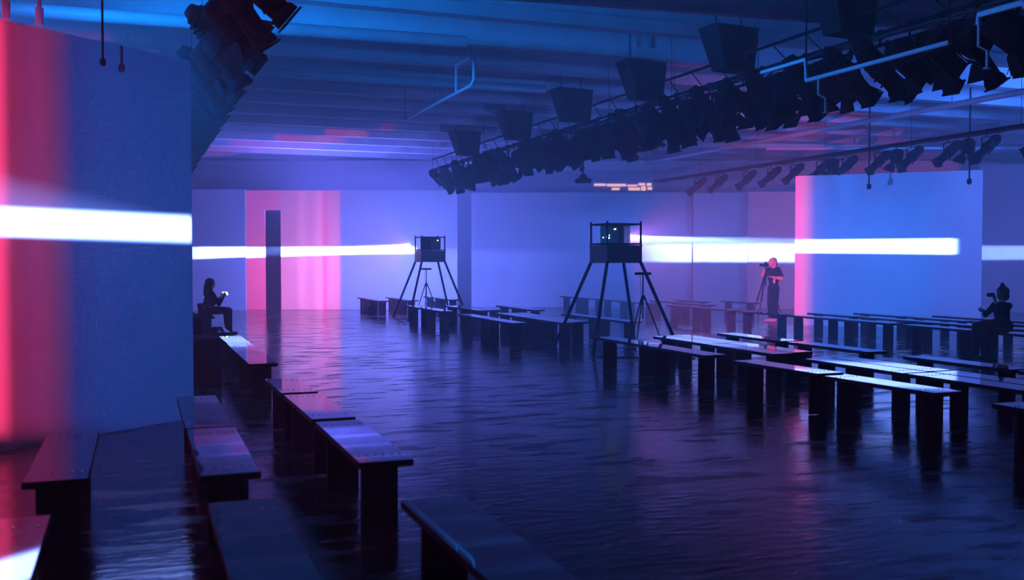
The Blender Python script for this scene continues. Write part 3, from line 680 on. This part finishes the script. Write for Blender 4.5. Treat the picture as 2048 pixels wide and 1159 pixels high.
# --- seated figures
def seated(pos, rz, label, arms, headc, lean, hair, thigh=0.095, mats=None):
    m = MB()
    head(m, headc, 0.22 if hair == 'long' else 0.05, 0.96)
    hx, hz = headc[0], headc[2]
    capsule(m, (lean * 0.9, 0, hz - 0.21), (hx - 0.02, 0, hz - 0.07), 0.055, 0.048)
    m.ell((lean * 0.8, 0, hz - 0.31), (0.105, 0.150, 0.15), 18, 12); m.ell((lean * 0.45, 0, 0.69), (0.105, 0.130, 0.17), 18, 12); m.ell((-0.01, 0, 0.56), (0.135, 0.175, 0.115), 18, 12)
    sh = hz - 0.20
    capsule(m, (lean * 0.9, -0.11, sh), (lean * 0.9, 0.11, sh), 0.058, 0.058)
    for sy, el, wr, fwd, pn in arms:
        limb(m, [(lean * 0.9, 0.155 * sy, sh), el, wr], [0.058, 0.043, 0.026]); hand(m, wr, fwd, pn, -sy, 0.55, 0.92)
    for sy in (-1, 1):
        limb(m, [(0.02, 0.085 * sy, 0.555), (0.41, 0.095 * sy, 0.535), (0.43, 0.10 * sy, 0.10)], [thigh, thigh * 0.78, 0.048])
        m.ell((0.49, 0.10 * sy, 0.045), (0.125, 0.045, 0.043), 12, 8)
    for w_ in arms: pass
    def pick(c):
        if c.z < 0.09: return 2
        if c.z > hz - 0.14 and abs(c.y) < 0.085 and c.x > hx - 0.05 and c.x < hx + 0.13: return 1
        for sy, el, wr, fwd, pn in arms:
            if (Vector(c) - Vector(wr) - Vector(fwd).normalized() * 0.07).length < 0.105: return 1
        return 0
    o = link('person', fuse('seated_body', m, 0.0085, [M_cloth, M_skin, M_shoed], pick), None, pos, (0, 0, rz)); tag(o, label, 'person')
    h = MB()
    if hair == 'long':
        h.ell((hx - 0.025, 0, hz + 0.032), (0.108, 0.090, 0.095), 16, 10); h.ell((hx - 0.075, 0, hz - 0.07), (0.062, 0.092, 0.14), 14, 10)
        capsule(h, (hx - 0.075, 0.0, hz - 0.05), (hx - 0.11, 0, hz - 0.22), 0.080, 0.055)
        for sy in (-1, 1): capsule(h, (hx - 0.01, 0.075 * sy, hz + 0.02), (hx - 0.02, 0.08 * sy, hz - 0.20), 0.035, 0.028)
    else:
        h.ell((hx - 0.025, 0, hz + 0.028), (0.108, 0.088, 0.098), 16, 10, Euler((0, 0.2, 0))); h.ell((hx - 0.07, 0, hz - 0.05), (0.055, 0.075, 0.075), 14, 10)
        h.ell((hx - 0.01, 0, hz + 0.140), (0.036, 0.036, 0.036), 12, 8)
    link('hair', fuse('dark_hair_mass', h, 0.009, [M_hair]), o)
    return o
ra = R(12)
W1 = Vector((1.46, 22.2, 0))
seated(W1, ra, 'person with long dark hair in black seated on the left row holding a lit phone',
       [(1, (0.17, 0.19, 0.68), (0.30, 0.085, 0.83), (0.5, -0.35, 0.8), (0.3, -1, 0.1)), (-1, (0.17, -0.19, 0.68), (0.30, -0.085, 0.83), (0.5, 0.35, 0.8), (0.3, 1, 0.1))],
       (0.06, 0, 1.115), 0.04, 'long')
ph = tag(empty('mobile_phone', W1 + Vector((0.365 * math.cos(ra), 0.365 * math.sin(ra), 0.905)), ra + R(35)), 'glowing phone held by the seated person on the left', 'phone')
link('phone_body', MB().box((0, 0, 0), (0.009, 0.155, 0.078), Euler((0, R(-20), 0)), 0.003).mesh('phone_body', M_black), ph)
link('phone_screen', MB().box((-0.0055, 0, 0.0), (0.002, 0.145, 0.070), Euler((0, R(-20), 0))).mesh('phone_screen', M_phone), ph)
W2 = Vector((13.22, 12.32, 0))
seated(W2, math.pi - R(6), 'person with a hair bun in loose dark clothes seated at right raising a camera',
       [(1, (0.22, 0.17, 0.74), (0.235, 0.10, 0.945), (0.15, -0.2, 1), (0.2, -1, 0)), (-1, (0.17, -0.20, 0.72), (0.29, -0.10, 0.80), (1, 0.1, 0.1), (0.1, 0.7, 0.6))],
       (0.03, 0, 1.085), 0.03, 'bun', 0.115)
rz = math.pi - R(6)
c2 = tag(empty('compact_camera', W2 + Vector((math.cos(rz) * 0.26 - math.sin(rz) * 0.045, math.sin(rz) * 0.26 + math.cos(rz) * 0.045, 1.03)), rz), 'small black camera raised by the seated person at right', 'camera')
link('camera_body', MB().box((0, 0, 0.03), (0.05, 0.11, 0.068), ch=0.01).mesh('compact_body', M_black), c2)
link('lens', MB().tube([(0.02, 0, 0.03), (0.075, 0, 0.03)], 0.028, 12).mesh('compact_lens', M_black), c2)
# bag on the bench beside the left figure
bg = tag(empty('camera_bag', (1.36, 21.68, 0.45), R(8)), 'black shoulder bag with metal buckles on the bench beside the phone holder', 'bag')
bm_ = MB(); bm_.box((0, 0, 0.13), (0.24, 0.34, 0.26), ch=0.035)
link('bag_body', bm_.mesh('bag_body', M_cloth), bg)
link('bag_flap', MB().box((0.0, 0, 0.225), (0.26, 0.36, 0.09), ch=0.02).mesh('bag_flap', M_cloth), bg)
link('bag_strap', MB().tube([(0, -0.17, 0.2), (0.02, -0.16, 0.36), (0.03, 0, 0.43), (0.02, 0.16, 0.36), (0, 0.17, 0.2)], 0.012, 6).mesh('bag_strap', M_cloth), bg)
for q in (-0.09, 0.09): link('buckle', MB().box((q * 0.8, -0.183, 0.20), (0.04, 0.01, 0.05), ch=0.004).mesh('buckle', M_steel), bg)

# black flight cases parked behind the left row
def case(x, y, z, d, rz, lab):
    t = tag(empty('flight_case', (x, y, z), R(rz)), lab, 'case', 'cases behind the left row')
    link('case_body', MB().box((0, 0, d[2] / 2), d, ch=0.015).mesh('case_body', M_blackm), t)
    link('case_lid', MB().box((0, 0, d[2] * 0.86), (d[0] + 0.016, d[1] + 0.016, 0.03), ch=0.004).mesh('case_lid', M_black), t)
    for sx in (-1, 1): link('latch', MB().box((sx * d[0] * 0.25, -d[1] / 2 - 0.006, d[2] * 0.84), (0.06, 0.014, 0.07), ch=0.004).mesh('latch', M_black), t)
    link('handle', MB().tube([(-0.08, -d[1] / 2, d[2] * 0.5), (-0.07, -d[1] / 2 - 0.04, d[2] * 0.5), (0.07, -d[1] / 2 - 0.04, d[2] * 0.5), (0.08, -d[1] / 2, d[2] * 0.5)], 0.010, 6).mesh('handle', M_black), t)
case(0.62, 13.6, 0, (0.75, 0.9, 0.62), 4, 'low black flight case just past the near wall corner')
case(0.52, 15.6, 0, (0.8, 1.0, 0.80), -3, 'taller black flight case standing behind the low one')
case(0.55, 18.2, 0, (0.8, 1.1, 0.72), 2, 'black flight case farthest back, below the phone holder')
